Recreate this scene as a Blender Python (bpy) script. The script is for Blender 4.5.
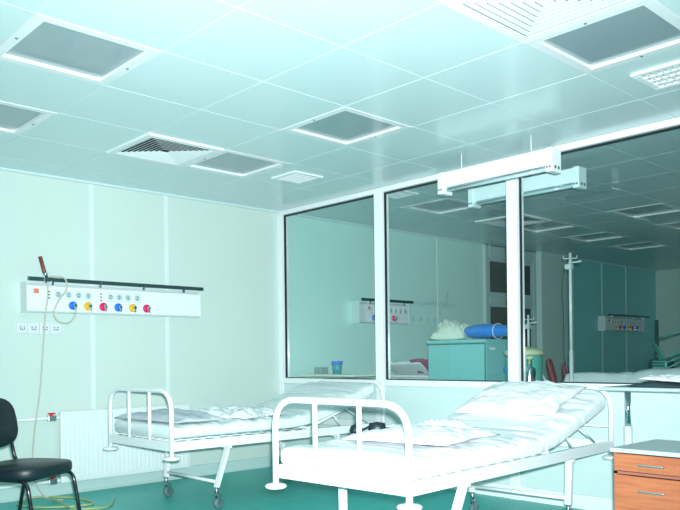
import bpy, bmesh, math, random
from mathutils import Vector, Matrix, noise
random.seed(7)
for o in list(bpy.data.objects): bpy.data.objects.remove(o)
scn = bpy.context.scene
COL = scn.collection
PI = math.pi
# ------------------------------------------------------------------ camera
CAM = Vector((5.892, -4.825, 1.059))
yaw, roll = math.radians(46.94), math.radians(-0.664)
F0 = Vector((-math.sin(yaw), math.cos(yaw), 0)); R0 = Vector((math.cos(yaw), math.sin(yaw), 0)); U0 = Vector((0, 0, 1))
R1 = R0*math.cos(roll) + U0*math.sin(roll); U1 = U0*math.cos(roll) - R0*math.sin(roll)
cd = bpy.data.cameras.new('camera'); cam = bpy.data.objects.new('camera', cd); COL.objects.link(cam)
m = Matrix.Identity(4)
for i, v in enumerate((R1, U1, -F0)):
    for j in range(3): m[j][i] = v[j]
m.translation = CAM
cam.matrix_world = m
cd.sensor_width = 36; cd.lens = 759.2/680*36
cd.shift_x = (340-332.9)/680; cd.shift_y = (357.7-255)/680
cd.clip_start = 0.05; cd.clip_end = 60
scn.camera = cam
# ------------------------------------------------------------------ world, lights, exposure
w = bpy.data.worlds.new('world'); scn.world = w; w.use_nodes = True
w.node_tree.nodes['Background'].inputs[0].default_value = (.6, .8, .85, 1)
w.node_tree.nodes['Background'].inputs[1].default_value = .3
# the photographer's flash, just above the lens
fl = bpy.data.lights.new('camera_flash', 'SPOT'); fl.energy = 1730; fl.color = (.90, .99, 1.0); fl.shadow_soft_size = .025
fl.spot_size = math.radians(94); fl.spot_blend = 1.0
flash = bpy.data.objects.new('camera_flash', fl); COL.objects.link(flash); flash.location = CAM + U0*.07 + R0*.03
flash.rotation_euler = (F0 + U0*.13).to_track_quat('-Z', 'Y').to_euler()
scn.view_settings.view_transform = 'Standard'; scn.view_settings.look = 'None'
scn.view_settings.gamma = 1; scn.view_settings.use_curve_mapping = False
scn.view_settings.exposure = 0.0

# ------------------------------------------------------------------ materials
def mat(name, col, rough=.5, metal=0, var=0, vscale=20, bump=0, bscale=60, coat=0, spec=.5):
    mt = bpy.data.materials.new(name); mt.use_nodes = True
    nt = mt.node_tree; b = nt.nodes['Principled BSDF']
    b.inputs['Base Color'].default_value = (*col, 1); b.inputs['Roughness'].default_value = rough
    b.inputs['Metallic'].default_value = metal; b.inputs['Coat Weight'].default_value = coat
    b.inputs['Specular IOR Level'].default_value = spec
    if var or bump:
        tc = nt.nodes.new('ShaderNodeTexCoord')
    if var:
        n = nt.nodes.new('ShaderNodeTexNoise'); n.inputs['Scale'].default_value = vscale; n.inputs['Detail'].default_value = 4
        nt.links.new(tc.outputs['Object'], n.inputs['Vector'])
        r = nt.nodes.new('ShaderNodeMix'); r.data_type = 'RGBA'
        r.inputs[6].default_value = (*[c*(1-var) for c in col], 1); r.inputs[7].default_value = (*[min(1, c*(1+var)) for c in col], 1)
        nt.links.new(n.outputs[0], r.inputs[0]); nt.links.new(r.outputs[2], b.inputs['Base Color'])
    if bump:
        n2 = nt.nodes.new('ShaderNodeTexNoise'); n2.inputs['Scale'].default_value = bscale; n2.inputs['Detail'].default_value = 3
        nt.links.new(tc.outputs['Object'], n2.inputs['Vector'])
        bp = nt.nodes.new('ShaderNodeBump'); bp.inputs['Strength'].default_value = bump; bp.inputs['Distance'].default_value = .01
        nt.links.new(n2.outputs[0], bp.inputs['Height']); nt.links.new(bp.outputs[0], b.inputs['Normal'])
    return mt
M = dict(
    wallmid=mat('wall_film_haze_pale_teal', (.60, .87, .83), .35, var=.03, vscale=3),  # wall film paled beyond the glass; haze and extra brightness put into the colour
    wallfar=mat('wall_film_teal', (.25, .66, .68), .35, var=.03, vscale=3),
    vent_gap=mat('vent_grey_gap', (.10, .17, .19), .6),
    wall=mat('wall_film', (.61, .735, .69), .35, var=.03, vscale=3, bump=.03, bscale=1.2),
    strip=mat('joint_strip_white', (.72, .84, .81), .4),
    white=mat('white_plaster', (.74, .83, .82), .6, var=.02),
    ceil=mat('ceiling_tile_enamel', (.64, .79, .81), .3, var=.02, vscale=2, coat=.15),
    ceilback=mat('ceiling_grid_white', (.78, .87, .89), .5),
    alu=mat('white_aluminium_profile', (.84, .88, .90), .2, coat=.3),
    panel=mat('white_laminate_panel', (.62, .77, .76), .35, var=.02, coat=.2),
    gasket=mat('black_rubber_gasket', (.01, .02, .025), .5),
    floor=mat('teal_linoleum', (.05, .48, .43), .42, var=.15, vscale=9, bump=.05, bscale=200),
    base=mat('pale_baseboard', (.50, .68, .66), .45),
    bed=mat('white_bed_enamel', (.82, .85, .87), .25, var=.01, coat=.4),
    sheet=mat('white_cotton_sheet', (.82, .87, .89), .85, var=.03, vscale=8, bump=.25, bscale=90),
    sheet2=mat('white_cotton_sheet_pale_teal', (.74, .85, .85), .85, var=.03, vscale=8, bump=.25, bscale=90),
    grey_cloth=mat('grey_lavender_cloth', (.50, .57, .62), .9, var=.05, bump=.3),
    rubber=mat('grey_rubber', (.10, .16, .17), .5),
    chrome=mat('chrome', (.75, .80, .84), .12, metal=1),
    steel=mat('brushed_steel', (.45, .52, .54), .3, metal=1),
    darkrail=mat('dark_grey_rail', (.045, .10, .11), .3, metal=.4),
    console=mat('console_white_enamel', (.80, .85, .88), .35),
    socket=mat('socket_plastic', (.70, .76, .78), .4),
    socketedge=mat('socket_shadow_gap', (.40, .53, .55), .5),
    hole=mat('socket_hole', (.02, .05, .06), .6),
    blue=mat('blue_plastic', (.005, .18, .75), .35), yellow=mat('yellow_plastic', (.85, .50, .01), .35),
    magenta=mat('magenta_plastic', (.75, .005, .13), .35), red=mat('red_plastic', (.75, .01, .03), .35),
    orange=mat('orange_button', (.85, .20, .12), .4),
    brown=mat('brown_plastic', (.20, .045, .04), .4),
    hose=mat('beige_hose', (.50, .50, .42), .5), hose2=mat('yellow_hose', (.40, .48, .20), .5),
    radiator=mat('radiator_enamel', (.76, .84, .84), .35, coat=.2),
    black=mat('black_vinyl', (.006, .016, .02), .42, var=.2, bump=.1, bscale=200),
    blackmetal=mat('black_enamel_tube', (.008, .008, .014), .2, coat=.5),
    frosted=mat('frosted_light_cover', (.27, .36, .39), .22, var=.06, vscale=5, coat=.3),
    ventwhite=mat('vent_white', (.84, .89, .91), .4),
    ventdark=mat('vent_duct_dark', (.02, .04, .05), .8),
    lamp=mat('lamp_housing_white', (.84, .92, .95), .35, coat=.2),
    tube=mat('glass_tube', (.45, .60, .62), .1, coat=.5),
    cabinet=mat('teal_grey_enamel', (.24, .62, .62), .4, var=.03, vscale=4),
    cabinetdark=mat('cabinet_gap', (.05, .16, .16), .6),
    blue_bag=mat('blue_plastic_film', (.01, .22, .72), .3, var=.2, vscale=14, coat=.3),
    cream_bag=mat('cream_cloth', (.72, .80, .68), .8, var=.06, bump=.3),
    pink=mat('mauve_cloth', (.34, .07, .17), .9),
    skin=mat('skin', (.24, .055, .06), .55),
    hair=mat('dark_hair', (.02, .015, .012), .7),
    greenplastic=mat('green_plastic', (.10, .42, .36), .35),
    beigeplastic=mat('beige_plastic', (.55, .60, .38), .4),
    cup=mat('teal_plastic', (.02, .28, .36), .35), greybox=mat('grey_card', (.22, .32, .33), .6),
    tray=mat('cream_tray', (.75, .83, .66), .5),
    tabletop=mat('grey_table_top', (.44, .53, .54), .4), darkcloth=mat('dark_cloth', (.02, .05, .06), .9),
    wood=None, woodedge=mat('dark_wood_edge', (.33, .13, .09), .5),
    door=mat('door_frame_grey', (.45, .60, .60), .4),
)
def wood_mat():
    mt = bpy.data.materials.new('orange_beech_laminate'); mt.use_nodes = True; nt = mt.node_tree; b = nt.nodes['Principled BSDF']
    tc = nt.nodes.new('ShaderNodeTexCoord'); mp = nt.nodes.new('ShaderNodeMapping'); mp.inputs['Scale'].default_value = (2, 2, 30)
    n = nt.nodes.new('ShaderNodeTexNoise'); n.inputs['Scale'].default_value = 3; n.inputs['Detail'].default_value = 5
    cr = nt.nodes.new('ShaderNodeValToRGB')
    cr.color_ramp.elements[0].color = (.36, .105, .045, 1); cr.color_ramp.elements[1].color = (.46, .15, .065, 1)
    cr.color_ramp.elements[0].position = .35; cr.color_ramp.elements[1].position = .65
    nt.links.new(tc.outputs['Object'], mp.inputs[0]); nt.links.new(mp.outputs[0], n.inputs[0]); nt.links.new(n.outputs[0], cr.inputs[0])
    nt.links.new(cr.outputs[0], b.inputs['Base Color']); b.inputs['Roughness'].default_value = .45
    return mt
M['wood'] = wood_mat()
def glass_mat(name, tint, rough=0):
    mt = bpy.data.materials.new(name); mt.use_nodes = True; nt = mt.node_tree
    for n in list(nt.nodes): nt.nodes.remove(n)
    out = nt.nodes.new('ShaderNodeOutputMaterial'); tr = nt.nodes.new('ShaderNodeBsdfTransparent'); tr.inputs[0].default_value = (*tint, 1)
    gl = nt.nodes.new('ShaderNodeBsdfGlossy'); gl.inputs['Roughness'].default_value = rough
    lw = nt.nodes.new('ShaderNodeLayerWeight'); lw.inputs[0].default_value = .5     # Facing gives 1 - cos
    pw = nt.nodes.new('ShaderNodeMath'); pw.operation = 'POWER'; pw.inputs[1].default_value = 5
    fr = nt.nodes.new('ShaderNodeMath'); fr.operation = 'MULTIPLY_ADD'; fr.inputs[1].default_value = .96; fr.inputs[2].default_value = .04
    nt.links.new(lw.outputs['Facing'], pw.inputs[0]); nt.links.new(pw.outputs[0], fr.inputs[0])
    mx = nt.nodes.new('ShaderNodeMixShader')
    nt.links.new(fr.outputs[0], mx.inputs[0]); nt.links.new(tr.outputs[0], mx.inputs[1]); nt.links.new(gl.outputs[0], mx.inputs[2])
    nt.links.new(mx.outputs[0], out.inputs[0]); return mt
M['glass'] = glass_mat('teal_tinted_glass', (.94, .99, .985))
M['doorglass'] = mat('dark_door_glass', (.004, .012, .016), .1, spec=.2)

# ------------------------------------------------------------------ mesh builder
class MB:
    def __init__(s): s.v = []; s.f = []; s.sm = []
    def add(s, vs, fs, smooth=False, T=None):
        o = len(s.v)
        s.v += [tuple(T @ Vector(v)) if T else tuple(v) for v in vs]
        for f in fs: s.f.append([i+o for i in f]); s.sm.append(smooth)
    def box(s, x0, x1, y0, y1, z0, z1, bev=0, T=None):
        bm = bmesh.new(); bmesh.ops.create_cube(bm, size=1)
        for v in bm.verts: v.co = ((x0+x1)/2+v.co.x*(x1-x0), (y0+y1)/2+v.co.y*(y1-y0), (z0+z1)/2+v.co.z*(z1-z0))
        if bev: bmesh.ops.bevel(bm, geom=list(bm.edges), offset=bev, segments=2, affect='EDGES', profile=.5)
        bm.verts.index_update()
        s.add([v.co.copy() for v in bm.verts], [[v.index for v in f.verts] for f in bm.faces], False, T); bm.free(); return s
    def tube(s, pts, r, n=10, cap=True, closed=False, T=None):
        pts = [Vector(p) for p in pts]; N = len(pts)
        rs = r if isinstance(r, (list, tuple)) else [r]*N
        vs = []; up = None
        for i, p in enumerate(pts):
            if closed: d = (pts[(i+1) % N]-pts[i-1]).normalized()
            else: d = (pts[min(i+1, N-1)]-pts[max(i-1, 0)]).normalized()
            if up is None:
                a = Vector((0, 0, 1)) if abs(d.z) < .9 else Vector((1, 0, 0)); up = (a-d*a.dot(d)).normalized()
            else: up = (up-d*up.dot(d)).normalized()
            sd = d.cross(up)
            for k in range(n):
                t = 2*PI*k/n; vs.append(p+(up*math.cos(t)+sd*math.sin(t))*rs[i])
        fs = []
        for i in range(N if closed else N-1):
            j = (i+1) % N
            for k in range(n): fs.append([i*n+k, i*n+(k+1) % n, j*n+(k+1) % n, j*n+k])
        s.add(vs, fs, True, T)
        if cap and not closed:
            o = len(s.v)-len(vs)
            s.f.append([o+k for k in range(n)][::-1]); s.sm.append(False)
            s.f.append([o+(N-1)*n+k for k in range(n)]); s.sm.append(False)
        return s
    def lathe(s, prof, n=20, T=None, smooth=True):
        vs = []; fs = []
        for (r, z) in prof:
            for k in range(n): vs.append((r*math.cos(2*PI*k/n), r*math.sin(2*PI*k/n), z))
        for i in range(len(prof)-1):
            for k in range(n): fs.append([i*n+k, i*n+(k+1) % n, (i+1)*n+(k+1) % n, (i+1)*n+k])
        s.add(vs, fs, smooth, T)
        o = len(s.v)-len(vs)
        if prof[0][0] > 1e-4: s.f.append([o+k for k in range(n)][::-1]); s.sm.append(False)
        if prof[-1][0] > 1e-4: s.f.append([o+(len(prof)-1)*n+k for k in range(n)]); s.sm.append(False)
        return s
    def prism(s, poly, axis, a, b, T=None):   # poly of 2D points, extruded along axis
        def P(u, v, w):
            return {'x': (w, u, v), 'y': (u, w, v), 'z': (u, v, w)}[axis]
        n = len(poly); vs = [P(u, v, a) for u, v in poly]+[P(u, v, b) for u, v in poly]
        fs = [list(range(n)), list(range(n, 2*n))[::-1]]+[[i, i+n, (i+1) % n+n, (i+1) % n] for i in range(n)]
        s.add(vs, fs, False, T); return s
    def mesh(s, name, m):
        me = bpy.data.meshes.new(name); me.from_pydata(s.v, [], s.f)
        for p, q in zip(me.polygons, s.sm): p.use_smooth = q
        me.materials.append(m)
        bm = bmesh.new(); bm.from_mesh(me); bmesh.ops.recalc_face_normals(bm, faces=list(bm.faces)); bm.to_mesh(me); bm.free()
        return me
    def build(s, name, m, parent=None, loc=(0, 0, 0), rot=0):
        o = bpy.data.objects.new(name, s.mesh(name, m)); COL.objects.link(o); o.location = loc
        o.rotation_euler = (0, 0, rot)
        if parent: o.parent = parent
        return o
def tag(o, label, cat, group=None):
    o['label'] = label; o['category'] = cat
    if group: o['group'] = group
    return o
def thing(name, label, cat, loc=(0, 0, 0), rot=0, group=None):
    o = bpy.data.objects.new(name, None); COL.objects.link(o); o.location = loc; o.rotation_euler = (0, 0, rot)
    return tag(o, label, cat, group)
def struct(name, mb, m):
    o = mb.build(name, m); o['kind'] = 'structure'; return o
def copy_tree(o, parent=None):
    c = o.copy(); COL.objects.link(c); c.parent = parent
    for ch in o.children: copy_tree(ch, c)
    return c
def share(name, me, parent, loc=(0, 0, 0), rot=(0, 0, 0)):
    o = bpy.data.objects.new(name, me); COL.objects.link(o); o.parent = parent; o.location = loc; o.rotation_euler = rot; return o
def crom(pts, n=8, closed=False):
    P = [Vector(p) for p in pts]; out = []; N = len(P)
    for i in range(N if closed else N-1):
        if closed: a, b, c, d = P[i-1], P[i], P[(i+1) % N], P[(i+2) % N]
        else: a, b, c, d = P[max(i-1, 0)], P[i], P[i+1], P[min(i+2, N-1)]
        for k in range(n):
            t = k/n
            out.append(.5*((2*b)+(c-a)*t+(2*a-5*b+4*c-d)*t*t+(3*b-a-3*c+d)*t**3))
    if not closed: out.append(P[-1])
    return out
def rounded(pts, r, seg=6):      # polyline with rounded corners
    P = [Vector(p) for p in pts]; out = [P[0]]
    for i in range(1, len(P)-1):
        a = (P[i-1]-P[i]); b = (P[i+1]-P[i]); ra = min(r, a.length*.49, b.length*.49)
        A = P[i]+a.normalized()*ra; B = P[i]+b.normalized()*ra
        for k in range(seg+1):
            t = k/seg; out.append((1-t)**2*A+2*t*(1-t)*P[i]+t*t*B)
    out.append(P[-1]); return out
RX = lambda a: Matrix.Rotation(a, 4, 'X'); RY = lambda a: Matrix.Rotation(a, 4, 'Y'); RZ = lambda a: Matrix.Rotation(a, 4, 'Z')
TR = lambda x, y, z: Matrix.Translation((x, y, z))

# ------------------------------------------------------------------ room shell
H = 2.524; XR = 7.2; YB = -6.6; YF = 8.5
struct('floor', MB().box(-.1, XR, YB, YF+.1, -.1, 0), M['floor'])
ceiling = struct('ceiling', MB().box(-.1, XR, YB, YF+.1, H+.10, H+.14), M['ceilback'])
struct('wall_right', MB().box(XR, XR+.1, YB, YF+.1, 0, H+.14), M['white'])
struct('wall_back', MB().box(-.1, XR+.1, YB-.1, YB, 0, H+.14), M['white'])
struct('wall_front', MB().box(-.1, XR+.1, YF, YF+.1, 0, H+.14), M['wall'])
wl = struct('wall_left', MB().box(-.12, -.012, YB, YF+.1, 0, H+.14), M['strip'])
# wall panels separated by joint strips
joints = [YB, -5.4, -4.2, -3.3, -2.01, -1.314, .0, 1.33, 2.45, 3.40, 4.60, 5.52, 6.55, 7.37, YF]
for a, b in zip(joints[:-1], joints[1:]):
    if a == 3.40: continue
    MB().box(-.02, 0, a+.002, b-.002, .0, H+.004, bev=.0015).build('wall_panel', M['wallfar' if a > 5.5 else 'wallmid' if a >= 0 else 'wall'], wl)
for y in joints[1:-1]:
    MB().box(0, .006, y-.018, y+.018, .1, H, bev=.002).build('joint_strip', M['strip'], wl)
struct('baseboard_left', MB().prism([(0, 0), (.035, 0), (.018, .02), (.014, .095), (0, .1)], 'y', YB, YF), M['base'])
struct('trim_1', MB().box(0, .03, YB, -.05, H-.02, H, bev=.004), M['ceil'])
struct('trim_2', MB().box(0, .03, .05, YF, H-.02, H, bev=.004), M['ceil'])

# ------------------------------------------------------------------ ceiling tiles
GX = 3.318; GY = -3.54; S = .6
near_skip = {}
def tile_cells(y0, y1, gy):
    xs = sorted({round(GX+S*i, 4) for i in range(-8, 12) if 0 < GX+S*i < XR} | {0., XR})
    ys = sorted({round(gy+S*j, 4) for j in range(-30, 30) if y0+.03 < gy+S*j < y1-.03} | {y0, y1})
    return [(xs[i], xs[i+1], ys[j], ys[j+1]) for i in range(len(xs)-1) for j in range(len(ys)-1)]
def grid_bars(y0, y1, gy):
    cells = tile_cells(y0, y1, gy)
    for x in sorted({c[0] for c in cells})[1:]: MB().box(x-.011, x+.011, y0, y1, H+.0035, H+.03).build('grid_bar', M['ceilback'], ceiling)
    for y in sorted({c[2] for c in cells})[1:]: MB().box(0, XR, y-.011, y+.011, H+.003, H+.03).build('grid_bar', M['ceilback'], ceiling)
near_used = [(2.118, -3.54), (.918, -3.54), (.918, -2.34), (.918, -1.74), (2.118, -1.74), (3.918, -1.74), (3.918, -2.34)]
GYF = .15
far_used = [(2.118, 2.55), (.918, 2.55), (.918, 1.95), (.918, 3.75), (.918, 4.95), (.918, .75), (2.118, 3.75), (2.118, 4.95)]
tile_mesh = {}
def add_tiles(cells, used):
    for (a, b, c, d) in cells:
        if any(abs(a-u) < .02 and abs(c-v) < .02 for u, v in used): continue
        key = (round(b-a, 3), round(d-c, 3)); g = .002
        if key not in tile_mesh:
            w_, h_ = key
            tile_mesh[key] = MB().box(g, w_-g, g, h_-g, 0, .003, bev=.001).mesh('ceiling_tile', M['ceil'])
        share('ceiling_tile', tile_mesh[key], ceiling, (a, c, H))
add_tiles(tile_cells(YB, -.045, GY), near_used)
add_tiles(tile_cells(.045, YF, GYF), far_used)
grid_bars(YB, -.045, GY); grid_bars(.045, YF, GYF)

# ------------------------------------------------------------------ ceiling lights (switched off)
def make_light():
    t = thing('ceiling_light', '', 'ceiling light')
    w_ = .05
    f = MB()
    for z0, z1, q in ((-.004, .0, .003), (0, .02, w_-.006)):     # flush flange and the upright rim of the recess
        for (x0, x1, y0, y1) in ((q, S-q, q, w_), (q, S-q, S-w_, S-q), (q, w_, w_, S-w_), (S-w_, S-q, w_, S-w_)):
            f.box(x0, x1, y0, y1, z0, z1)
    f.build('frame', M['alu'], t)
    MB().box(w_-.003, S-w_+.003, w_-.003, S-w_+.003, .012, .020).build('diffuser', M['frosted'], t)
    for (x, y) in ((S/2, .026), (S/2, S-.026)): MB().lathe([(.007, 0), (.007, .004)], 8, TR(x, y, -.007)).build('screw', M['rubber'], t)
    return t
L0 = make_light()
spots = [((2.118, -3.54), 'square unlit ceiling light with grey cover nearest the top left corner'),
         ((.918, -3.54), 'unlit ceiling light cut by the left edge of the photo above the radiator wall'),
         ((.918, -1.74), 'unlit square ceiling light directly beside the louvred air diffuser'),
         ((2.118, -1.74), 'unlit ceiling light standing alone in the middle of the ceiling'),
         ((3.918, -1.74), 'large unlit ceiling light beside the white concentric air diffuser'),
         ((2.118, 2.55), 'unlit ceiling light beyond the glass, rightmost one of its row'),
         ((.918, 2.55), 'unlit ceiling light beyond the glass, just behind the dim air diffuser'),
         ((.918, 3.75), 'unlit ceiling light beyond the glass, above the drip stand'),
         ((.918, 4.95), 'unlit ceiling light beyond the glass, farthest of the left row'),
         ((.918, .75), 'unlit ceiling light beyond the glass, next to the hanging lamps on their left'),
         ((2.118, 3.75), 'unlit ceiling light beyond the glass, middle of the right row'),
         ((2.118, 4.95), 'unlit ceiling light beyond the glass, farthest of the right row')]
for i, ((x, y), lb) in enumerate(spots):
    o = L0 if i == 0 else copy_tree(L0); o.location = (x, y, H); o['label'] = lb; o['group'] = 'square ceiling lights'
# ------------------------------------------------------------------ air diffusers
def sq_ring(mb, cx, cy, ro, zo, ri, zi, th=.003):
    vs = []
    for r, z in ((ro, zo), (ri, zi), (ri, zi+th), (ro, zo+th)):
        vs += [(cx-r, cy-r, z), (cx+r, cy-r, z), (cx+r, cy+r, z), (cx-r, cy+r, z)]
    fs = []
    for a in range(4):
        b = (a+1) % 4
        for k in range(4): fs.append([a*4+k, a*4+(k+1) % 4, b*4+(k+1) % 4, b*4+k])
    mb.add(vs, fs)
def make_diffuser(name, label, x, y, n, gap, tilt):
    t = thing(name, label, 'air vent', (x, y, H)); c = S/2
    f = MB(); sq_ring(f, c, c, c-.006, -.014, c-.055, -.014, .018); f.build('frame', M['ventwhite'], t)
    MB().box(.05, S-.05, .05, S-.05, -.0095, -.008).build('duct', M['vent_gap'], t)
    R = c-.058; step = R/n
    for k in range(n):
        ro = R-k*step-gap; ri = R-(k+1)*step
        if ri < .012:
            MB().box(c-ro, c+ro, c-ro, c+ro, -.012, -.008).build('centre_plate', M['ventwhite'], t)
        else:
            r = MB(); sq_ring(r, c, c, ro, -.012-tilt, ri, -.012+tilt*0, .002); r.build('louver', M['ventwhite'], t)
    return t
make_diffuser('air_diffuser', 'large white ceiling air diffuser of nested squares at the top edge', 3.918, -2.34, 7, .008, 0)
dm = M['ventwhite']
def louvre_diffuser(label, x, y):
    # four-way diffuser: each quarter carries parallel tilted blades
    t = thing('louvred_air_diffuser', label, 'air vent', (x, y, H)); c = S/2
    f = MB(); sq_ring(f, c, c, c-.006, -.012, c-.05, -.012, .016); f.build('frame', M['ventwhite'], t)
    MB().box(.03, S-.03, .03, S-.03, .075, .08).box(.03, .035, .03, S-.03, .005, .08).box(S-.035, S-.03, .03, S-.03, .005, .08).box(.03, S-.03, .03, .035, .005, .08).box(.03, S-.03, S-.035, S-.03, .005, .08).build('duct', M['ventdark'], t)
    n = 9; R = c-.052
    for q in range(4):
        for k in range(n):
            d0 = R-(k+.2)*R/n; d1 = d0-.019
            if d1 < .01: continue
            T = TR(c, c, 0) @ RZ(q*PI/2)
            z0, z1 = -.011, -.002
            b = MB(); b.add([(-d0, -d0, z0), (d0, -d0, z0), (d1, -d1, z1), (-d1, -d1, z1), (-d0, -d0-.0015, z0+.001), (d0, -d0-.0015, z0+.001), (d1, -d1-.0015, z1+.001), (-d1, -d1-.0015, z1+.001)],
                  [[0, 1, 2, 3], [7, 6, 5, 4], [0, 4, 5, 1], [3, 2, 6, 7]], False, T)
            b.build('louver', M['ventwhite'], t)
    return t
louvre_diffuser('louvred ceiling air vent with dark slots, left of a ceiling light', .918, -2.34)
louvre_diffuser('dim louvred ceiling air vent beyond the glass behind the middle post', .918, 1.95)
def small_vent(x, y, w_, label):
    t = thing('small_ceiling_vent', label, 'air vent', (x, y, H), group='small ceiling grilles')
    f = MB()
    for (x0, x1, y0, y1) in ((0, w_, 0, .035), (0, w_, w_-.035, w_), (0, .035, .035, w_-.035), (w_-.035, w_, .035, w_-.035)): f.box(x0, x1, y0, y1, -.012, .001, bev=.003)
    f.build('frame', M['ventwhite'], t)
    MB().box(.03, w_-.03, .03, w_-.03, -.002, .0005).build('backing', M['frosted'], t)
    s_ = MB(); n = 7
    for k in range(1, n):
        p = .03+(w_-.06)*k/n
        s_.box(p-.006, p+.006, .03, w_-.03, -.010, -.002)
    for k in range(1, 4):
        p = .03+(w_-.06)*k/4; s_.box(.03, w_-.03, p-.004, p+.004, -.011, -.002)
    s_.build('grille', M['ventwhite'], t)
small_vent(1.07, -.98, .3, 'small white ceiling grille near the glass partition corner')
small_vent(4.06, -.96, .32, 'small white gridded ceiling vent at the right edge')
small_vent(1.18, .12, .28, 'small ceiling grille just behind the glass near the hanging lamps')

# ------------------------------------------------------------------ glass partition
wp = struct('wall_partition', MB().box(0, XR, -.045, .045, H-.045, H, bev=.003), M['alu'])
mullx = [.004, 1.366, 2.718, 4.07, 5.42, 6.77]
for x in mullx: MB().box(x-.044, x+.044, -.05, .05, 0, H-.04, bev=.005).build('mullion', M['alu'], wp)
ends = mullx+[XR+.044]
for i in range(len(mullx)):
    a, b = mullx[i]+.044, ends[i+1]-.044
    if b-a < .1: continue
    MB().box(a-.002, b+.002, -.046, .046, .812, .864, bev=.004).build('sill_rail', M['alu'], wp)
    MB().box(a+.004, b-.004, -.03, .03, .1, .812, bev=.004).build('lower_panel', M['panel'], wp)
    MB().box(a-.002, b+.002, -.036, .036, 0, .1, bev=.003).build('kick_rail', M['alu'], wp)
    g = MB(); z0, z1 = .864, H-.045; q = .007
    for (x0, x1, za, zb) in ((a, b, z0, z0+q), (a, b, z1-q*1.6, z1), (a, a+q, z0, z1), (b-q, b, z0, z1)): g.box(x0, x1, -.012, .012, za, zb)
    wo = struct('window_%d' % (i+1), g, M['gasket'])
    MB().box(a+.003, b-.003, -.002, .002, z0+.003, z1-.003).build('glass_pane', M['glass'], wo)
# far wall double door with glazed leaves
d = MB()
y0, y1 = 3.40, 4.60
d.box(-.02, .03, y0, y0+.07, 0, H, bev=.003).box(-.02, .03, y1-.07, y1, 0, H, bev=.003).box(-.02, .03, y0+.1, y1-.07, 2.36, H, bev=.003)
d.box(-.02, .028, y0+.1, y1-.07, 1.76, 1.84, bev=.003)
door = struct('door_1', d, M['door'])
for (a, b) in ((3.47, 4.0), (4.02, 4.53)):
    lf = MB(); w_ = .035
    for (c0, c1) in ((.02, 1.76), (1.84, 2.36)):
        lf.box(-.02, .018, a, a+w_, c0, c1).box(-.02, .018, b-w_, b, c0, c1).box(-.02, .018, a+w_, b-w_, c0, c0+.06).box(-.02, .018, a+w_, b-w_, c1-.05, c1)
    l = lf.build('door_leaf', M['door'], door)
    MB().box(-.01, 0, a+w_, b-w_, .08, 1.72).box(-.01, 0, a+w_, b-w_, 1.89, 2.32).build('door_pane', M['doorglass'], l)
MB().tube(rounded([(.02, 3.97, .95), (.06, 3.97, .95), (.06, 3.85, .95)], .02), .009).build('door_handle', M['chrome'], door)
# pale pilaster next to the door
struct('wall_pilaster', MB().box(0, .10, 4.62, 5.5, 0, H, bev=.004), M['panel'])

# ------------------------------------------------------------------ wall consoles
def make_console(label, y0, y1, xs_sock, xs_out, rail, sw=True):
    L = y1-y0
    t = thing('medical_wall_console', label, 'wall console', (0, y0, 0))
    MB().prism([(0, 1.435), (.105, 1.435), (.12, 1.445), (.12, 1.635), (.085, 1.66), (0, 1.66)], 'y', 0, L).build('housing', M['console'], t)
    for ya in (-.006, L): MB().box(.0, .124, ya, ya+.006, 1.432, 1.663).build('end_cap', M['socket'], t)
    for y in xs_sock:
        y -= y0
        s_ = MB().box(.117, .127, y-.036, y+.036, 1.535, 1.615, bev=.004).build('socket', M['socket'], t)
        MB().lathe([(.022, 0), (.022, .002), (.018, .003)], 14, TR(.126, y, 1.575) @ RY(PI/2)).build('socket_well', M['socketedge'], s_)
        h = MB()
        for dz in (-.01, .01): h.lathe([(.004, 0), (.004, .003)], 8, TR(.1275, y, 1.575+dz) @ RY(PI/2))
        h.build('socket_hole', M['hole'], s_)
    for y, c in xs_out:
        y -= y0
        s_ = MB().lathe([(.034, 0), (.034, .012), (.026, .02)], 20, TR(.118, y, 1.493) @ RY(PI/2)).build('gas_outlet', M[c], t)
        s_['label'] = {'blue': 'blue round gas outlet', 'yellow': 'yellow round gas outlet', 'magenta': 'crimson round gas outlet'}[c]
        MB().lathe([(.015, 0), (.015, .02), (.010, .028)], 14, TR(.136, y+.006, 1.495) @ RY(PI/2)).box(.14, .152, y+.006, y+.018, 1.455, 1.487, bev=.003).build('outlet_valve', M['chrome'], s_)
    for y in rail.get('dots', []):
        y -= y0; h = MB()
        for dz in (0, .026, .05): h.lathe([(.007, 0), (.007, .003)], 10, TR(.119, y, 1.545+dz) @ RY(PI/2))
        h.build('earth_terminal', M['rubber'], t)
    if sw:
        y = sw-y0
        s_ = MB().box(.117, .125, y-.035, y+.035, 1.575, 1.615, bev=.003).build('switch', M['socket'], t)
        MB().box(.124, .129, y-.006, y+.032, 1.578, 1.612, bev=.002).build('switch_button', M['orange'], s_)
    a, b2 = rail['span']; a -= y0; b2 -= y0
    r = MB().box(.115, .135, a, b2, 1.672, 1.702, bev=.003).build('equipment_rail', M['darkrail'], t)
    k = MB(); n = max(3, int((b2-a)/.32))
    for i in range(n):
        y = a+(i+.5)*(b2-a)/n; k.box(.08, .118, y-.01, y+.01, 1.645, 1.69, bev=.002)
        k.lathe([(.006, 0), (.006, .003)], 8, TR(.1345, y, 1.687) @ RY(PI/2))
    k.build('rail_bracket', M['chrome'], r)
    return t
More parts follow.
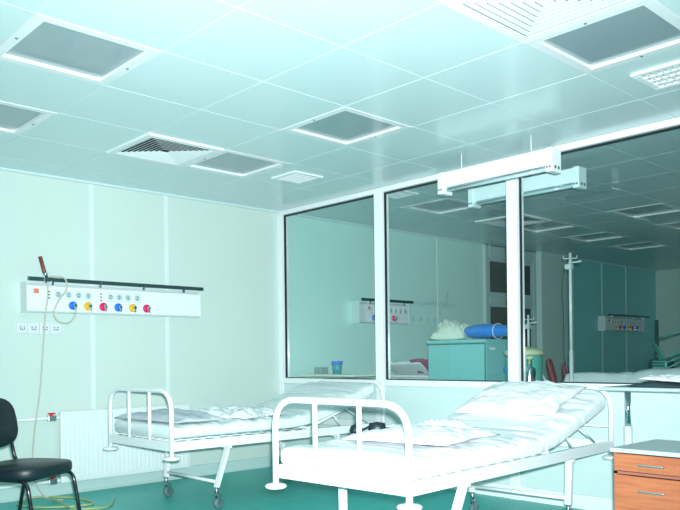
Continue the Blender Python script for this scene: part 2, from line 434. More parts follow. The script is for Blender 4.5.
# positions along the wall read from the photograph
cons = make_console('long white wall console with six coloured gas outlets above the radiator', -2.59, -1.05,
    [-2.352, -2.268, -2.187, -2.107, -1.915, -1.838, -1.760, -1.675],
    [(-2.232, 'blue'), (-2.107, 'yellow'), (-1.976, 'magenta'), (-1.845, 'blue'), (-1.715, 'yellow'), (-1.585, 'magenta')],
    dict(span=(-2.585, -1.02), dots=[-2.42, -1.995]), sw=-2.535)
make_console('short wall console seen through the glass beside the first mullion', .97, 1.76,
    [1.22, 1.30, 1.46, 1.54, 1.62, 1.70], [(1.19, 'blue'), (1.38, 'yellow'), (1.51, 'magenta')],
    dict(span=(1.0, 1.84), dots=[1.16, 1.38]), sw=1.10)
make_console('dim wall console on the far wall, right of the drip stand', 6.42, 7.75,
    [6.65, 6.74, 6.83, 6.92, 7.08, 7.17, 7.26, 7.35], [(6.75, 'yellow'), (6.9, 'magenta'), (7.05, 'blue'), (7.2, 'yellow'), (7.35, 'magenta'), (7.5, 'blue')],
    dict(span=(6.5, 7.95), dots=[6.55, 7.0]), sw=6.5)
# strip of four sockets under the console
t = thing('socket_strip', 'strip of four wall sockets below the left end of the console', 'socket strip', (0, -2.45, 1.315))
for i in range(4):
    y = -.137+i*.088
    s_ = MB().box(0, .014, y-.043, y+.043, -.045, .045, bev=.004).build('socket', M['socket'], t)
    h = MB()
    for (dy, dz) in ((-.014, .008), (.014, .008), (0, -.012), (-.014, -.008), (.014, -.008)): h.lathe([(.005, 0), (.005, .003)], 8, TR(.0125, y+dy, dz) @ RY(PI/2))
    h.build('socket_hole', M['hole'], s_)
# probe on the rail and its hoses
t = thing('flow_probe', 'brown rod with chrome clamp standing on the console rail', 'medical probe', (.125, -2.45, 1.70))
MB().tube([(0, 0, .02), (0, -.01, .05), (0, -.04, .16)], [.014, .016, .015], 12).build('rod', M['brown'], t)
MB().box(-.025, .018, -.016, .016, -.045, .02, bev=.004).lathe([(.018, 0), (.018, .02), (.012, .035)], 12, TR(0, 0, .012)).build('clamp', M['chrome'], t)
tag(MB().tube(crom([(.16, -2.45, 1.665), (.165, -2.45, 1.55), (.16, -2.47, 1.40), (.13, -2.48, 1.1), (.11, -2.50, .8), (.10, -2.54, .5), (.12, -2.56, .2), (.2, -2.5, .03), (.32, -2.42, .012)], 8), .006, 8).build('oxygen_hose', M['hose']),
    'thin beige hose hanging straight down from the rail to the floor', 'hose')
tag(MB().tube(crom([(.155, -2.226, 1.475), (.17, -2.235, 1.42), (.17, -2.29, 1.355), (.165, -2.37, 1.365), (.165, -2.405, 1.43), (.16, -2.36, 1.53), (.155, -2.30, 1.61), (.15, -2.30, 1.69), (.14, -2.34, 1.712), (.13, -2.42, 1.710)], 8), .0065, 8).build('looped_hose', M['hose']),
    'beige hose looped from the first blue outlet over the rail', 'hose')
tag(MB().tube(crom([(.12, -2.42, .009), (.32, -2.30, .009), (.62, -2.33, .009), (.50, -2.62, .009), (.22, -2.72, .009), (.10, -2.55, .02), (.3, -2.48, .022), (.75, -2.52, .022), (.8, -2.3, .009), (.55, -2.12, .009)], 8), .007, 8).build('floor_hose', M['hose2']),
    'yellow green hose coiled on the floor behind the black chair', 'hose')

# ------------------------------------------------------------------ radiator
t = thing('radiator', 'white ribbed panel radiator low on the left wall', 'radiator', (.012, -2.33, 0))
L = 1.18; z0, z1 = .10, .66
MB().box(.04, .085, 0, L, z0, z1, bev=.008).build('body', M['radiator'], t)
rb = MB().box(.085, .097, .012, L-.012, z0+.02, z1-.035, bev=.004).mesh('rib_panel', M['radiator'])
n = 30; rib = MB(); rib.prism([(-.013, 0), (-.009, .009), (.009, .009), (.013, 0)], 'z', z0+.03, z1-.045, RZ(-PI/2) @ Matrix.Scale(-1, 4, (1, 0, 0)))
ribm = MB()
ribm.prism([(0, -.013), (.009, -.009), (.009, .009), (0, .013)], 'z', z0+.03, z1-.045)
ribme = ribm.mesh('rib', M['radiator'])
for i in range(n): share('rib', ribme, t, (.084, .04+i*(L-.08)/(n-1), 0))
g = MB()
for i in range(40): y = .02+i*(L-.04)/39; g.box(.045, .08, y-.004, y+.004, z1-.002, z1+.004)
g.build('top_grille', M['radiator'], t)['kind'] = 'stuff'
g = MB().box(.0, .04, .15, .19, z0+.1, z1-.1).box(.0, .04, L-.19, L-.15, z0+.1, z1-.1); g.build('wall_bracket', M['radiator'], t)
def valve_pipe(z, ya, label):
    t = thing('radiator_pipe', label, 'pipe', (0, -2.33, z))
    MB().tube([(0, ya, 0), (.06, ya, 0), (.06, -.01, 0), (.06, .01, 0)], .013, 10).lathe([(.03, 0), (.03, .006)], 16, TR(0, ya, 0) @ RY(PI/2)).build('pipe', M['alu'], t)
    v = MB().box(.038, .082, -.09, -.025, -.022, .020, bev=.004).build('valve', M['steel'], t)
    MB().box(.045, .075, -.085, -.03, .030, .042, bev=.004).box(.052, .068, -.068, -.048, .018, .032).build('valve_handle', M['red'], v)
valve_pipe(.612, -.40, 'short white pipe with red handled valve at radiator top')
valve_pipe(.118, -.62, 'white pipe with red handled valve at radiator bottom near the floor')

# ------------------------------------------------------------------ hospital beds
def make_bed(L, W=.86):
    t = thing('hospital_bed', '', 'bed'); h = W/2; B = M['bed']
    zr = .48; top = .85
    for nm, y in (('footboard', 0), ('headboard', L)):
        arch = MB().tube(rounded([(-h, y, .40), (-h, y, top), (h, y, top), (h, y, .40)], .15, 8), .0165, 12)
        o = arch.build(nm, B, t)
        for x in (-h/3, h/3): MB().tube([(x, y, zr), (x, y, top)], .0125, 10).build('vertical_bar', B, o)
        if y: MB().tube([(-h, y, .60), (h, y, .60)], .007, 8).build('cross_bar', B, o)
        for s_ in (-1, 1):
            MB().lathe([(.02, 0), (.05, .004), (.058, .014), (.05, .024), (.02, .03)], 20, TR(s_*h, y, .39)).build('bumper', B, o)
        MB().box(-h, h, y-.012, y+.012, .45, .512, bev=.003).build('end_rail', B, t)
    for s_ in (-1, 1): MB().box(s_*h-.014, s_*h+.014, .0, L, .45, .512, bev=.003).build('side_rail', B, t)
    MB().tube([(-h, .05, .545), (h, .05, .545)], .008, 8).build('mattress_stop', B, t)
    # sprung base
    m_ = MB()
    for i in range(9): x = -h+.06+i*(W-.12)/8; m_.tube([(x, .02, .515), (x, L-.78, .515)], .004, 6)
    for i in range(11): y = .05+i*(L-.88)/10; m_.tube([(-h, y, .508), (h, y, .508)], .004, 6)
    sp = m_.build('spring_base', B, t)
    # backrest
    y0, ang, bl = L-.80, math.radians(BACK), .76
    def bp(x, d, z=0): return (x, y0+math.cos(ang)*d-math.sin(ang)*z, .515+math.sin(ang)*d+math.cos(ang)*z)
    b = MB().tube(rounded([bp(-h+.05, 0), bp(-h+.05, bl), bp(h-.05, bl), bp(h-.05, 0)], .06), .011, 10)
    b.tube([bp(-h+.02, 0), bp(h-.02, 0)], .011, 8)
    bo = b.build('backrest_frame', B, t)
    b = MB()
    for i in range(6): d_ = .1+i*.12; b.tube([bp(-h+.05, d_), bp(h-.05, d_)], .004, 6)
    b.build('backrest_wires', B, bo)
    for s_ in (-1, 1):
        x = s_*(h-.05)
        MB().tube([bp(x, .42), (x, L-.14, .51)], .007, 8).build('backrest_strut', B, bo)
        MB().tube([bp(x, .28), (x, L-.46, .51)], .006, 8).build('backrest_strut', B, bo)
    # two wheeled leg frames
    for yt, yb in ((.47, .41), (L-.52, L-.42)):
        lf = MB().box(-h, h, yt-.014, yt+.014, .432, .452, bev=.002).build('leg_frame', B, t)
        for s_ in (-1, 1):
            xt, xb = s_*(h-.03), s_*.34
            l = MB(); T = None
            a = Vector((xt, yt, .45)); c_ = Vector((xb, yb, .155)); u = Vector((s_*0.021, 0, 0)); v = Vector((0, .012, 0))
            l.add([a-u-v, a+u-v, a+u+v, a-u+v, c_-u-v, c_+u-v, c_+u+v, c_-u+v], [[0, 1, 2, 3], [7, 6, 5, 4], [0, 4, 5, 1], [1, 5, 6, 2], [2, 6, 7, 3], [3, 7, 4, 0]])
            l.build('leg', B, lf)
            cf = MB().lathe([(.012, .10), (.012, .16)], 10, TR(xb, yb, 0)).box(xb-.016, xb+.016, yb-.02, yb+.03, .095, .108, bev=.003)
            cf.box(xb-.018, xb-.013, yb-.0, yb+.034, .035, .105).box(xb+.013, xb+.018, yb-.0, yb+.034, .035, .105)
            cf.build('caster_fork', M['steel'], lf)
            MB().lathe([(.012, -.013), (.036, -.013), (.041, -.008), (.041, .008), (.036, .013), (.012, .013)], 20, TR(xb, yb+.018, .041) @ RY(PI/2)).build('caster_wheel', M['rubber'], lf)
        MB().tube([(-.34, yb+.01, .19), (.34, yb+.01, .19)], .012, 8).build('stretcher', B, lf)
    return t
BACK = 16
b1 = make_bed(2.10); b1.location = (3.27, -2.357, 0); b1.rotation_euler.z = math.radians(3.6)
b1['label'] = 'nearest white tubular bed on wheels with raised backrest in front of glass'; b1['group'] = 'white tubular hospital beds'
BACK = 18
b2 = make_bed(2.04); b2.location = (1.07, -2.185, 0)
b2['label'] = 'white tubular hospital bed on wheels next to the radiator wall'; b2['group'] = 'white tubular hospital beds'
b3 = copy_tree(b2); b3.location = (.52, 3.30, 0); b3.rotation_euler.z = PI
b3['label'] = 'white hospital bed behind the glass left of the teal cabinet'

def fbm(p, s): return noise.noise(Vector(p)*s)+.5*noise.noise(Vector(p)*s*2.1+Vector((3, 1, 2)))
def mattress_mesh(L, W, th, back_y, ang, seed, amp=.012, z0=.52, gather=.010, nu=150, nv=64):
    ang = math.radians(ang); mb = MB(); vs = []; fs = []
    def path(s_):                                   # along the length: smooth bend into the raised part
        r = .22; d = s_-back_y
        if d <= -r: return s_, 0, 0
        if d < r:
            t = (d+r)/(2*r); a = ang*t
            return back_y-r+2*r*t*math.cos(a/2), 2*r*t*math.sin(a/2), a
        a = ang; y = back_y-r+2*r*math.cos(a/2); z = 2*r*math.sin(a/2)
        return y+math.cos(a)*(d-r), z+math.sin(a)*(d-r), a
    S0 = .02; n1 = nu
    rings = []
    for i in range(n1+1):
        u = i/n1; s_ = S0+u*(L-.04)
        e = min(u, 1-u)*(L-.04); k = 1-max(0, 1-e/.035)**2.2 if e < .035 else 1; k = max(k, .0)
        sc = .80+.20*k if e < .035 else 1
        y, z, a = path(s_)
        for j in range(nv):
            th_ = 2*PI*j/nv; c, s2 = math.cos(th_), math.sin(th_)
            x = math.copysign(abs(c)**(.30), c)*W/2*(1-(1-sc)*.35); hh = math.copysign(abs(s2)**(.42), s2)*th/2*(sc)
            side = abs(c)**6
            dn = amp*fbm((x*1.0+seed, s_*1.6, hh), 5)+amp*.6*fbm((x*3+seed, s_*9, 0), 2.2)
            if hh > 0: hh += dn*(.5+.5*abs(s2))+amp*.5*abs(noise.noise(Vector((x*4+seed, s_*14+x*4, 1))))
            g = gather*side*(noise.noise(Vector((s_*38, seed, hh*6)))+.5*noise.noise(Vector((s_*75, seed+4, hh*10))))
            x += math.copysign(g, x)
            hz = th/2+hh
            vs.append((x, y-math.sin(a)*hz, z0+z+math.cos(a)*hz))
    for i in range(n1):
        for j in range(nv): fs.append([i*nv+j, i*nv+(j+1) % nv, (i+1)*nv+(j+1) % nv, (i+1)*nv+j])
    fs.append(list(range(nv))[::-1]); fs.append([n1*nv+j for j in range(nv)])
    mb.add(vs, fs, True); return mb
def place(mb, name, m, base, label, cat, group=None):
    o = mb.build(name, m); o.location = base.location; o.rotation_euler = base.rotation_euler
    return tag(o, label, cat, group)
m1 = place(mattress_mesh(2.09, .87, .11, 1.30, 16, 1.0, amp=.014, z0=.500), 'mattress', M['sheet'], b1, 'thick mattress in a wrinkled white sheet on the nearest bed', 'mattress')
m2 = place(mattress_mesh(2.02, .86, .10, 1.24, 18, 8.0, amp=.014), 'mattress', M['sheet2'], b2, 'mattress in a pale rumpled sheet on the bed by the radiator', 'mattress')
m3 = place(mattress_mesh(2.02, .84, .10, 1.24, 18, 15.0, nu=60, nv=32), 'mattress', M['sheet'], b3, 'mattress in white linen on the bed behind the glass', 'mattress')

def cushion(w_, l, t, seed, amp=.01, n=36, flat=.25, scale=6, fold=0, power=4.0):
    vs = []; fs = []; mb = MB()
    for side in (1, -1):
        for i in range(n+1):
            for j in range(n+1):
                u = -1+2*i/n; v = -1+2*j/n
                k = max(0, (1-abs(u)**power)*(1-abs(v)**power))**.5
                edge = 1-.05*(1-u*u)*(abs(v)**6)-.05*(1-v*v)*(abs(u)**6)
                ol = 1+.10*noise.noise(Vector((u*1.4, v*1.4, seed+20)))
                x = u*w_/2*edge*ol; y = v*l/2*edge*ol
                d = amp*fbm((u+seed, v, side), scale/4)+amp*.5*fbm((u*2, v*2+seed, 0), scale/2)
                cr = fold*abs(noise.noise(Vector((u*2+seed, v*4+u*2, 0))))
                z = side*k*(t/2*(1 if side > 0 else flat)) + (d-cr if side > 0 else 0)*min(1, k*1.6)
                vs.append((x, y, z))
    N = (n+1)**2
    for sd in range(2):
        for i in range(n):
            for j in range(n):
                a = sd*N+i*(n+1)+j; q = [a, a+1, a+n+2, a+n+1]; fs.append(q if sd == 0 else q[::-1])
    mb.add(vs, fs, True); me_name = None
    return mb
def put(mb, name, m, loc, rot, label, cat, group=None):
    o = mb.build(name, m); o.location = loc; o.rotation_euler = rot
    bm = bmesh.new(); bm.from_mesh(o.data); bmesh.ops.remove_doubles(bm, verts=list(bm.verts), dist=.0004); bm.to_mesh(o.data); bm.free()
    return tag(o, label, cat, group)
def on(b, x, y, z): return b.matrix_basis @ Vector((x, y, z))
for b_ in (b1, b2, b3): b_.matrix_basis   # (basis is already set from loc / rot)
put(cushion(.66, .56, .14, 3, .02, fold=.008, power=2.6, flat=.1), 'pillow', M['sheet'], on(b1, -.02, 1.76, .775), (math.radians(16), 0, math.radians(8)), 'large soft white pillow on the raised head of the nearest bed', 'pillow')
put(cushion(.62, .60, .11, 11, .018, fold=.02, power=3, flat=.1), 'folded_blanket', M['sheet'], on(b1, .06, .56, .640), (0, 0, math.radians(12)), 'puffy folded white blanket at the foot of the nearest bed', 'blanket')
put(cushion(.34, .26, .10, 17, .02, fold=.015, power=2.4, flat=.1), 'folded_towel', M['sheet'], on(b1, -.10, 1.03, .645), (0, 0, math.radians(-20)), 'small white folded cloth beside the blanket on the nearest bed', 'cloth')
put(cushion(.80, .40, .11, 21, .015, fold=.02, power=3.5, flat=.1), 'grey_blanket', M['grey_cloth'], on(b2, -.0, .24, .632), (0, 0, .05), 'grey lavender blanket folded at the foot of the radiator side bed', 'blanket')
put(cushion(.66, .56, .11, 27, .03, fold=.05, power=2.4, scale=9, flat=.1), 'crumpled_sheet', M['sheet'], on(b2, .06, .76, .632), (0, 0, .3), 'crumpled white sheet lying mid bed by the radiator', 'sheet')
# small dark tangle lying on the near blanket
t = thing('blood_pressure_cuff', 'small black rubber bulb and tube tangle on the white blanket', 'medical cuff', on(b1, -.16, .44, .655), math.radians(40)); t.scale = (.8, .8, .8)
MB().lathe([(.001, -.045), (.03, -.035), (.042, -.01), (.04, .02), (.018, .042), (.001, .05)], 14, TR(-.10, 0, .02) @ RY(PI/2) @ RZ(.3)).build('bulb', M['black'], t)
MB().tube(crom([(-.06, 0, .02), (0, .03, .045), (.06, 0, .03), (.03, -.04, .02), (.10, -.02, .035), (.18, .01, .02), (.25, .05, .02)], 6), .008, 8).build('tube', M['black'], t)
MB().lathe([(.001, -.06), (.036, -.052), (.044, 0), (.036, .052), (.001, .06)], 14, TR(.04, -.01, .034) @ RY(PI/2)).build('rolled_band', M['black'], t)

# ------------------------------------------------------------------ hanging tube lamps
def make_lamp(label, x0, x1, y, z0=2.245, z1=2.395, wires=(.12, .78)):
    t = thing('hanging_lamp', label, 'lamp', (x0, y, z0), group='hanging tube lamps'); L = x1-x0; h = z1-z0
    MB().prism([(-.045, .045), (-.045, h), (.045, h), (.045, .045), (.03, .045), (.0, .075), (-.03, .045)], 'x', .03, L-.03).build('housing', M['lamp'], t)
    for a in (0, L-.05):
        c_ = MB().box(a, a+.05, -.058, .058, .0, h+.006, bev=.006).build('end_cap', M['lamp'], t)
        hh = MB()
        for dy in (-.02, .02): hh.lathe([(.011, 0), (.011, .003)], 12, TR(a+(.051 if a else -.001), dy, .03) @ RY(PI/2))
        for dx in (.015, .035): hh.lathe([(.0075, 0), (.0075, .003)], 12, TR(a+dx, -.0575, .03) @ RX(PI/2))
        hh.build('lamp_socket', M['rubber'], c_)
    MB().tube([(.05, 0, .03), (L-.05, 0, .03)], .013, 12).build('tube', M['tube'], t)
    MB().box(.05, L-.05, .028, .031, .02, .05).box(.05, L-.05, -.031, -.028, .035, .045).build('reflector', M['chrome'], t)
    for f in wires: MB().tube([(f*L, 0, h), (f*L, 0, H-z0)], .003, 6).build('suspension_wire', M['lamp'], t)
make_lamp('white hanging tube lamp in front of the glass partition', 2.36, 3.30, -.40, wires=(.19, .80))
make_lamp('white hanging tube lamp behind the glass partition', 2.11, 3.10, .30, 2.275, 2.425)

# ------------------------------------------------------------------ overbed table and nightstand
t = thing('overbed_table', 'narrow overbed table on a chrome and white post beside the bed head', 'table', (3.93, -.33, 0))
MB().box(-.30, .42, -.19, .19, .842, .864, bev=.006).build('table_top', M['tabletop'], t)
MB().tube([(-.205, 0, .60), (-.205, 0, .842)], .018, 14).build('post', M['chrome'], t)
MB().tube([(-.205, 0, .06), (-.205, 0, .62)], .025, 14).build('lower_post', M['beigeplastic'] if False else M['socket'], t)
b = MB().box(-.24, -.14, -.25, .25, .045, .075, bev=.006).box(-.19, .35, -.025, .025, .045, .075, bev=.006); b.build('base', M['bed'], t)
for (x, y) in ((-.19, -.23), (-.19, .23), (.32, 0)): MB().lathe([(.01, -.012), (.022, -.012), (.022, .012), (.01, .012)], 14, TR(x, y, .022) @ RY(PI/2)).box(x-.01, x+.01, y-.012, y+.012, .02, .05).build('caster', M['rubber'], t)
put(cushion(.46, .26, .05, 41, .012, fold=.01, power=3), 'dark_cloth', M['darkcloth'], (4.0, -.33, .869), (0, 0, .1), 'dark folded cloth lying on the overbed table', 'cloth')
put(cushion(.34, .24, .06, 47, .015, fold=.02, power=3), 'white_cloth', M['sheet'], (4.02, -.33, .905), (0, .05, -.2), 'crumpled white cloth on top of the dark cloth', 'cloth')

t = thing('nightstand', 'low orange wood bedside cabinet with pale grey top and drawer', 'nightstand', (4.40, -1.18, 0), 0)
wN, dN, hN = .23, .24, .62
c_ = MB().box(-wN, -wN+.018, -dN+.016, dN, .05, hN-.02).box(wN-.018, wN, -dN+.016, dN, .05, hN-.02).box(-wN, wN, dN-.01, dN, .05, hN-.02).box(-wN, wN, -dN+.016, dN, .05, .07).box(-wN, wN, -dN+.016, dN, .498, .51)
c_.build('body', M['woodedge'], t)
MB().box(-wN-.008, wN+.008, -dN-.008, dN+.004, hN-.02, hN, bev=.004).build('top', M['tabletop'], t)
dr = MB().box(-wN+.012, wN-.006, -dN-.002, -dN+.016, .515, hN-.025, bev=.002).build('drawer', M['wood'], t)
MB().tube(rounded([(-.10, -dN, .55), (-.10, -dN-.022, .55), (.02, -dN-.022, .55), (.02, -dN, .55)], .008), .005, 8).build('handle', M['chrome'], dr)
do = MB().box(-wN+.012, wN-.006, -dN-.002, -dN+.016, .065, .495, bev=.002).build('door', M['wood'], t)
MB().tube(rounded([(-.10, -dN, .43), (-.10, -dN-.022, .43), (.02, -dN-.022, .43), (.02, -dN, .43)], .008), .005, 8).build('handle', M['chrome'], do)
for sx in (-1, 1):
    for sy in (-1, 1): MB().lathe([(.018, 0), (.018, .05)], 12, TR(sx*.19, sy*.19, 0)).build('foot', M['rubber'], t)

# ------------------------------------------------------------------ chair
t = thing('visitor_chair', 'black padded visitor chair with black tube frame near the left edge', 'chair', (1.585, -3.18, 0), math.radians(121))
# local: faces -Y ... seat pad
def pad(w_, l, th, n=28, nz=8):
    vs = []; fs = []
    for i in range(nz+1):
        ph = -PI/2+PI*i/nz; rr = math.cos(ph)**.5 if 0 < i < nz else 0; z = math.sin(ph)*th/2
        for k in range(n):
            a = 2*PI*k/n; c, s_ = math.cos(a), math.sin(a)
            e = .62
            R_ = .90+.10*rr
            vs.append((math.copysign(abs(c)**e, c)*w_/2*R_*(1 if i not in (0, nz) else .0), math.copysign(abs(s_)**e, s_)*l/2*R_*(1 if i not in (0, nz) else .0), z))
    for i in range(nz):
        for k in range(n): fs.append([i*n+k, i*n+(k+1) % n, (i+1)*n+(k+1) % n, (i+1)*n+k])
    return vs, fs
vs, fs = pad(.47, .43, .065); MB().add(vs, fs, True, TR(0, 0, .455)) if False else None
mb = MB(); mb.add(vs, fs, True, TR(0, .0, .455)); mb.build('seat', M['black'], t)
vs, fs = pad(.44, .30, .045); mb = MB()
TB = TR(0, .255, .705) @ RX(math.radians(78))
mb.add([(v[0], v[1], v[2]+.35*v[0]*v[0]) for v in vs], fs, True, TB); mb.build('backrest', M['black'], t)
for s_ in (-1, 1):
    MB().tube(rounded([(s_*.21, -.24, .0), (s_*.20, -.17, .42), (s_*.19, .12, .42)], .06), .011, 10).build('front_leg', M['blackmetal'], t)
    MB().tube(rounded([(s_*.21, .24, .0), (s_*.19, .14, .42), (s_*.185, .21, .47), (s_*.175, .285, .80)], .05), .011, 10).build('rear_leg', M['blackmetal'], t)
    for y in (-.24, .24): MB().lathe([(.014, 0), (.014, .03)], 10, TR(s_*.21, y*(.995), 0)).build('foot_cap', M['rubber'], t)
MB().tube([(-.195, .06, .415), (.195, .06, .415)], .010, 8).tube([(-.195, -.13, .415), (.195, -.13, .415)], .010, 8).build('seat_bar', M['blackmetal'], t)

# ------------------------------------------------------------------ far room objects
t = thing('metal_cabinet', 'teal grey metal cabinet behind the glass with bundles on top', 'cabinet', (1.03, 1.0, 0))
w_, dpt, hc = .69, .42, 1.215
MB().box(0, w_, .02, dpt, .06, hc-.03, bev=.003).build('body', M['cabinet'], t)
MB().box(-.006, w_+.006, -.004, dpt+.004, hc-.03, hc, bev=.004).build('top', M['cabinet'], t)
dd = MB().box(.012, w_-.012, 0, .02, .08, hc-.045, bev=.003).build('door', M['cabinet'], t)
MB().box(.006, w_-.006, .012, .021, .07, hc-.034).build('door_gap', M['cabinetdark'], t)
MB().box(w_-.08, w_-.055, -.02, 0, .6, .75, bev=.005).build('handle', M['chrome'], dd)
MB().box(w_, w_+.004, .08, .16, hc-.10, hc-.075).build('name_plate', M['console'], t)
MB().box(.02, .06, .04, dpt-.02, 0, .06).box(w_-.06, w_-.02, .04, dpt-.02, 0, .06).build('foot', M['rubber'], t)
put(cushion(.36, .34, .36, 51, .035, fold=.05, power=2.6, scale=9, flat=.15), 'cream_bundle', M['cream_bag'], (1.21, 1.2, 1.235), (0, 0, .2), 'crumpled cream cloth bundle on the left of the teal cabinet', 'cloth bundle')
t = thing('blue_bundle', 'blue plastic roll tied with white string on the teal cabinet', 'plastic bundle', (1.63, 1.2, 1.215))
bb = MB(); P = []; Rr = []
for i in range(25):
    u = i/24; P.append((-.36+.60*u, 0, .072+.012*math.sin(u*3))); Rr.append(.02+.05*math.sin(min(u*2.2, 1)*PI/2)-(.022*max(0, (u-.5)*2)))
bb.tube(P, Rr, 20); bb.v = [(x, y*1.3, max(.003, z+.008*noise.noise(Vector((x*14, y*22, z*22))))) for x, y, z in bb.v]
bb.build('roll', M['blue_bag'], t)
for x, r in ((-.24, .066), (.10, .070)):
    MB().tube([(x, r*1.3*math.cos(a*PI/8), .076+r*1.04*math.sin(a*PI/8)) for a in range(16)], .004, 6, closed=True).build('string', M['sheet'], t)

t = thing('side_table', 'cream topped small table just behind the first glass pane', 'table', (.10, .12, 0))
MB().box(0, .78, 0, .34, .878, .898, bev=.004).build('table_top', M['tray'], t)
for x in (.04, .74):
    for y in (.04, .30): MB().tube([(x, y, 0), (x, y, .862)], .011, 8).build('leg', M['bed'], t)
tag(MB().box(.24,   .34, .20, .30, .898, .965, bev=.004).build('grey_box', M['greybox']), 'small grey box on the cream table behind the glass', 'box')
t = thing('teal_cup', 'teal plastic cup with blue rim on the cream table', 'cup', (.50, .27, .898))
MB().lathe([(.040, 0), (.052, .11), (.048, .11), (.037, .006), (.0, .006)], 20).build('cup_body', M['cup'], t)
MB().lathe([(.052, .098), (.056, .10), (.056, .125), (.052, .128), (.048, .11)], 20).build('rim', M['blue'], t)

put(cushion(.55, .40, .16, 61, .02, fold=.03, power=2.4), 'white_pillow', M['sheet'], (.46, 1.42, .90), (math.radians(-28), 0, 0), 'white pillow on the bed behind the glass left of the cabinet', 'pillow')
put(cushion(.30, .26, .12, 67, .02, fold=.03, power=2.4), 'mauve_cloth', M['pink'], (.72, 1.36, .95), (math.radians(-35), 0, .3), 'mauve cloth on the white pillow beside the teal cabinet', 'cloth')

# drip stands
def iv_stand(label, x, y, top, r=.012, m='chrome'):
    t = thing('drip_stand', label, 'drip stand', (x, y, 0))
    MB().tube([(0, 0, .08), (0, 0, 1.1)], r*1.3, 12).build('lower_pole', M[m], t)
    MB().tube([(0, 0, 1.05), (0, 0, top)], r, 12).build('upper_pole', M[m], t)
    h = MB()
    for a in (0, PI/2, PI, 3*PI/2):
        c, s_ = math.cos(a+.5), math.sin(a+.5)
        h.tube(rounded([(0, 0, top-.05), (c*.04, s_*.04, top-.05), (c*.06, s_*.06, top-.05), (c*.06, s_*.06, top-.02)], .015), .004, 6)
    h.build('hook', M[m], t)
    MB().box(-.045, .02, -.03, .03, top-.15, top-.10, bev=.01).tube([(-.02, 0, top-.09), (.11, 0, top-.085)], .008, 8).build('clamp', M['socket'], t)
    for k in range(5):
        a = 2*PI*k/5
        l = MB().tube([(0, 0, .09), (math.cos(a)*.28, math.sin(a)*.28, .065)], .011, 8).build('leg', M[m], t)
        MB().lathe([(.008, -.01), (.024, -.01), (.024, .01), (.008, .01)], 12, TR(math.cos(a)*.28, math.sin(a)*.28, .026) @ RX(PI/2)).build('caster', M['rubber'], l)
    return t
d1 = iv_stand('tall white drip stand behind the right glass pane', 2.312, 1.5, 1.99, .014, 'bed')
MB().tube(crom([(-.035, -.01, 1.85), (-.06, -.02, 1.7), (-.05, -.02, 1.4), (-.06, 0, 1.1), (-.04, 0, .9)], 6), .006, 6).build('drip_line', M['rubber'], d1)
iv_stand('small drip stand in front of the dark double door', 1.42, 2.2, 1.49, .012, 'bed')

# suction canister trolley behind the middle mullion
t = thing('suction_canister', 'green canister with beige lid behind the glass at the middle post', 'canister', (2.42, .56, 0))
MB().lathe([(.0, .52), (.13, .52), (.14, .55), (.15, 1.04), (.14, 1.06), (.0, 1.06)], 28).build('vessel', M['greenplastic'], t)
MB().lathe([(.0, 1.06), (.155, 1.06), (.16, 1.07), (.16, 1.09), (.13, 1.11), (.05, 1.13), (.0, 1.13)], 28).build('lid', M['beigeplastic'], t)
MB().lathe([(.13, .50), (.17, .50), (.17, .52), (.0, .52)], 24).build('shelf', M['bed'], t)
for a in range(4): MB().tube([(.15*math.cos(a*PI/2+.6), .15*math.sin(a*PI/2+.6), 0), (.15*math.cos(a*PI/2+.6), .15*math.sin(a*PI/2+.6), .50)], .010, 8).build('leg', M['bed'], t)
MB().box(-.16, -.13, -.06, -.03, .93, .97, bev=.005).build('clip', M['blue'], t)
t = thing('steel_flask', 'shiny steel cylinder behind the glass beside the middle post', 'flask', (2.635, .30, 0))
MB().lathe([(.0, .0), (.05, 0), (.05, .93), (.045, .96), (.02, .975), (.02, 1.03), (.0, 1.03)], 24).build('cylinder', M['chrome'], t)
MB().lathe([(.0, 1.03), (.035, 1.03), (.035, 1.05), (.0, 1.055)], 20).build('cap', M['beigeplastic'], t)

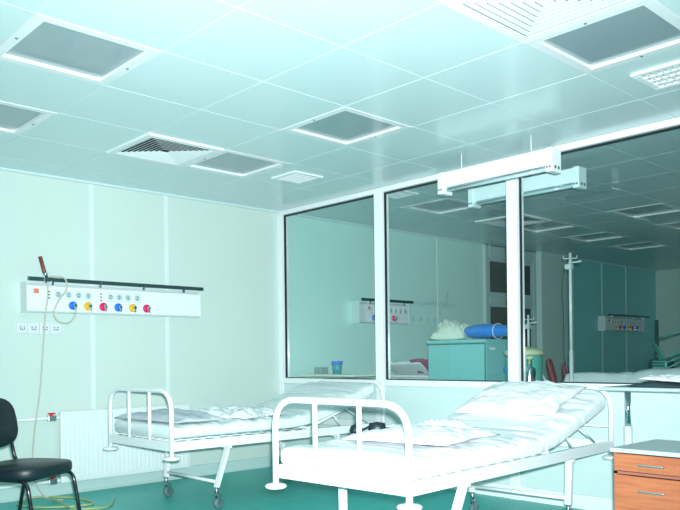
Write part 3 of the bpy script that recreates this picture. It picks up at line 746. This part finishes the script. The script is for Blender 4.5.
# patient on a trolley
YP, XP = 2.0, 1.85
t = thing('patient_trolley', 'patient trolley with thin mattress behind the right glass pane', 'trolley', (XP, YP, 0))
MB().box(-.05, 1.98, -.34, .34, .62, .66, bev=.01).build('frame', M['bed'], t)
MB().box(-.04, 1.97, -.33, .33, .66, .715, bev=.025).build('pad', M['sheet2'], t)
for x in (.25, 1.7):
    for y in (-.28, .28):
        l = MB().tube([(x, y, .10), (x, y, .62)], .018, 10).build('leg', M['bed'], t)
        MB().lathe([(.01, -.015), (.05, -.015), (.05, .015), (.01, .015)], 16, TR(x, y, .05) @ RX(PI/2)).box(x-.012, x+.012, y-.02, y+.02, .05, .12).build('caster', M['rubber'], l)
def body():
    me = bpy.data.meshes.new('body'); zt = .715
    V = [(.95, 0, zt+.09, .12, .085), (1.20, 0, zt+.09, .125, .085), (1.40, 0, zt+.095, .13, .085), (1.50, 0, zt+.12, .06, .05), (1.58, 0, zt+.15, .052, .05), (1.64, 0, zt+.16, .085, .085), (1.73, 0, zt+.165, .095, .085)]
    E = [(i, i+1) for i in range(6)]
    for s_ in (-1, 1):
        k = len(V)
        V += [(.88, s_*.09, zt+.09, .085, .08), (.50, s_*.11, zt+.075, .058, .06), (.12, s_*.12, zt+.055, .036, .038), (.065, s_*.12, zt+.045, .036, .04), (.05, s_*.125, zt+.13, .045, .032), (.03, s_*.14, zt+(.24 if s_ < 0 else .21), .052, .028), (.02, s_*.15, zt+(.31 if s_ < 0 else .265), .040, .020)]
        E += [(0, k)]+[(k+i, k+i+1) for i in range(6)]
        k = len(V)
        V += [(1.42, s_*.19, zt+.09, .05, .05), (1.15, s_*.24, zt+.06, .038, .038), (.90, s_*.23, zt+.06, .026, .026), (.82, s_*.22, zt+.06, .036, .016)]
        E += [(2, k), (k, k+1), (k+1, k+2), (k+2, k+3)]
        kk = k+3
        for q in range(5):
            n_ = len(V); yy = s_*(.185+.018*q) if q < 4 else s_*.165
            ln = (.06, .075, .07, .055, .03)[q]
            V += [(.80-(0 if q < 4 else -.03), yy, zt+.055, .009, .009), (.80-ln+(.03 if q == 4 else 0), yy-(s_*.01 if q == 4 else 0), zt+.045, .008, .008)]
            E += [(kk, n_), (n_, n_+1)]
    me.from_pydata([v[:3] for v in V], E, [])
    o = bpy.data.objects.new('patient_body', me); COL.objects.link(o)
    md = o.modifiers.new('skin', 'SKIN'); md.use_smooth_shade = True
    for i, v in enumerate(V): me.skin_vertices[0].data[i].radius = v[3:5]
    me.skin_vertices[0].data[0].use_root = True
    o.modifiers.new('sub', 'SUBSURF').levels = 1; o.modifiers['sub'].render_levels = 2
    me.materials.append(M['skin']); return o
pt = thing('person', 'patient lying under a white sheet with bare reddish feet showing', 'person', (XP, YP, 0))
po = body(); po.parent = pt; po.name = 'body'
MB().lathe([(.0, .10), (.06, .085), (.095, .03), (.10, -.03), (.09, -.06)], 18, TR(1.755, 0, .88) @ RY(PI/2+.2)).build('hair', M['hair'], pt)
fc = MB()
for s_ in (-1, 1): fc.lathe([(.0, .008), (.010, .004), (.012, 0), (.010, -.003)], 10, TR(1.70, s_*.035, .968))
fc.build('eye', M['hair'], pt)
MB().lathe([(.0, .035), (.012, .01), (.016, -.005)], 10, TR(1.675, 0, .965) @ RY(-.4)).build('nose', M['skin'], pt)
MB().lathe([(.014, 0), (.014, .008)], 10, TR(1.635, 0, .955)).build('mouth', M['brown'], pt)
for s_ in (-1, 1): MB().lathe([(.0, .012), (.022, .006), (.024, 0)], 10, TR(1.71, s_*.09, .88) @ RX(-s_*PI/2)).build('ear', M['skin'], pt)
# sheet over the body
vs = []; fs = []; nx, ny = 70, 36
for i in range(nx+1):
    for j in range(ny+1):
        x = .20+1.24*i/nx; y = -.37+.74*j/ny
        hgt = 0
        a = .20*math.exp(-(y/.20)**4)*(.62+.38*min(1, max(0, (x-.5)/.5)))
        leg = .16*math.exp(-((abs(y)-.11)/.085)**2)
        hgt = max(a, leg) if x > .85 else max(leg, a*(.45+.4*max(0, x-.3)))
        z = .722+hgt+.012*fbm((x, y, 0), 7)
        if abs(y) > .335: z = .722-(abs(y)-.335)*3.2
        vs.append((x, y, z))
for i in range(nx):
    for j in range(ny): a = i*(ny+1)+j; fs.append([a, a+1, a+ny+2, a+ny+1])
mb = MB(); mb.add(vs, fs, True); o = mb.build('bed_sheet', M['sheet']); o.location = (XP, YP, 0)
sd = o.modifiers.new('solid', 'SOLIDIFY'); sd.thickness = .006; sd.offset = 1
tag(o, 'white sheet draped over the lying patient behind the glass', 'sheet')
put(cushion(.36, .52, .14, 71, .012, power=2.6, fold=.01), 'pale_pillow', M['sheet2'], (XP+1.76, YP, .73), (0, 0, 0), 'pale pillow under the head of the lying patient', 'pillow')
# equipment stand near the far right
t = thing('equipment_stand', 'dark equipment stand with monitor and hoses at far right behind glass', 'medical stand', (2.35, 3.2, 0))
MB().tube([(0, 0, .05), (0, 0, 1.42)], .018, 10).build('pole', M['darkrail'], t)
MB().box(-.05, .14, -.10, .10, .84, 1.0, bev=.012).build('monitor', M['darkrail'], t)
for k in range(5): MB().box(.0, .16, -.12, -.10, .85+k*.03, .868+k*.03, bev=.004).build('rib', M['greenplastic'], t)
MB().tube([(0, 0, 1.22), (.28, 0, 1.30)], .010, 8).build('arm', M['greenplastic'], t)
for k in range(3): MB().tube([(-.02, -.03+k*.02, 1.18-k*.05), (.12, -.08, 1.02-k*.06), (.28, -.05, 1.08-k*.05)], .012, 8).build('hose', M['greenplastic'], t)
for k in range(4): MB().tube([(0, 0, .06), (.26*math.cos(k*PI/2+.4), .26*math.sin(k*PI/2+.4), .03)], .013, 8).build('leg', M['darkrail'], t)
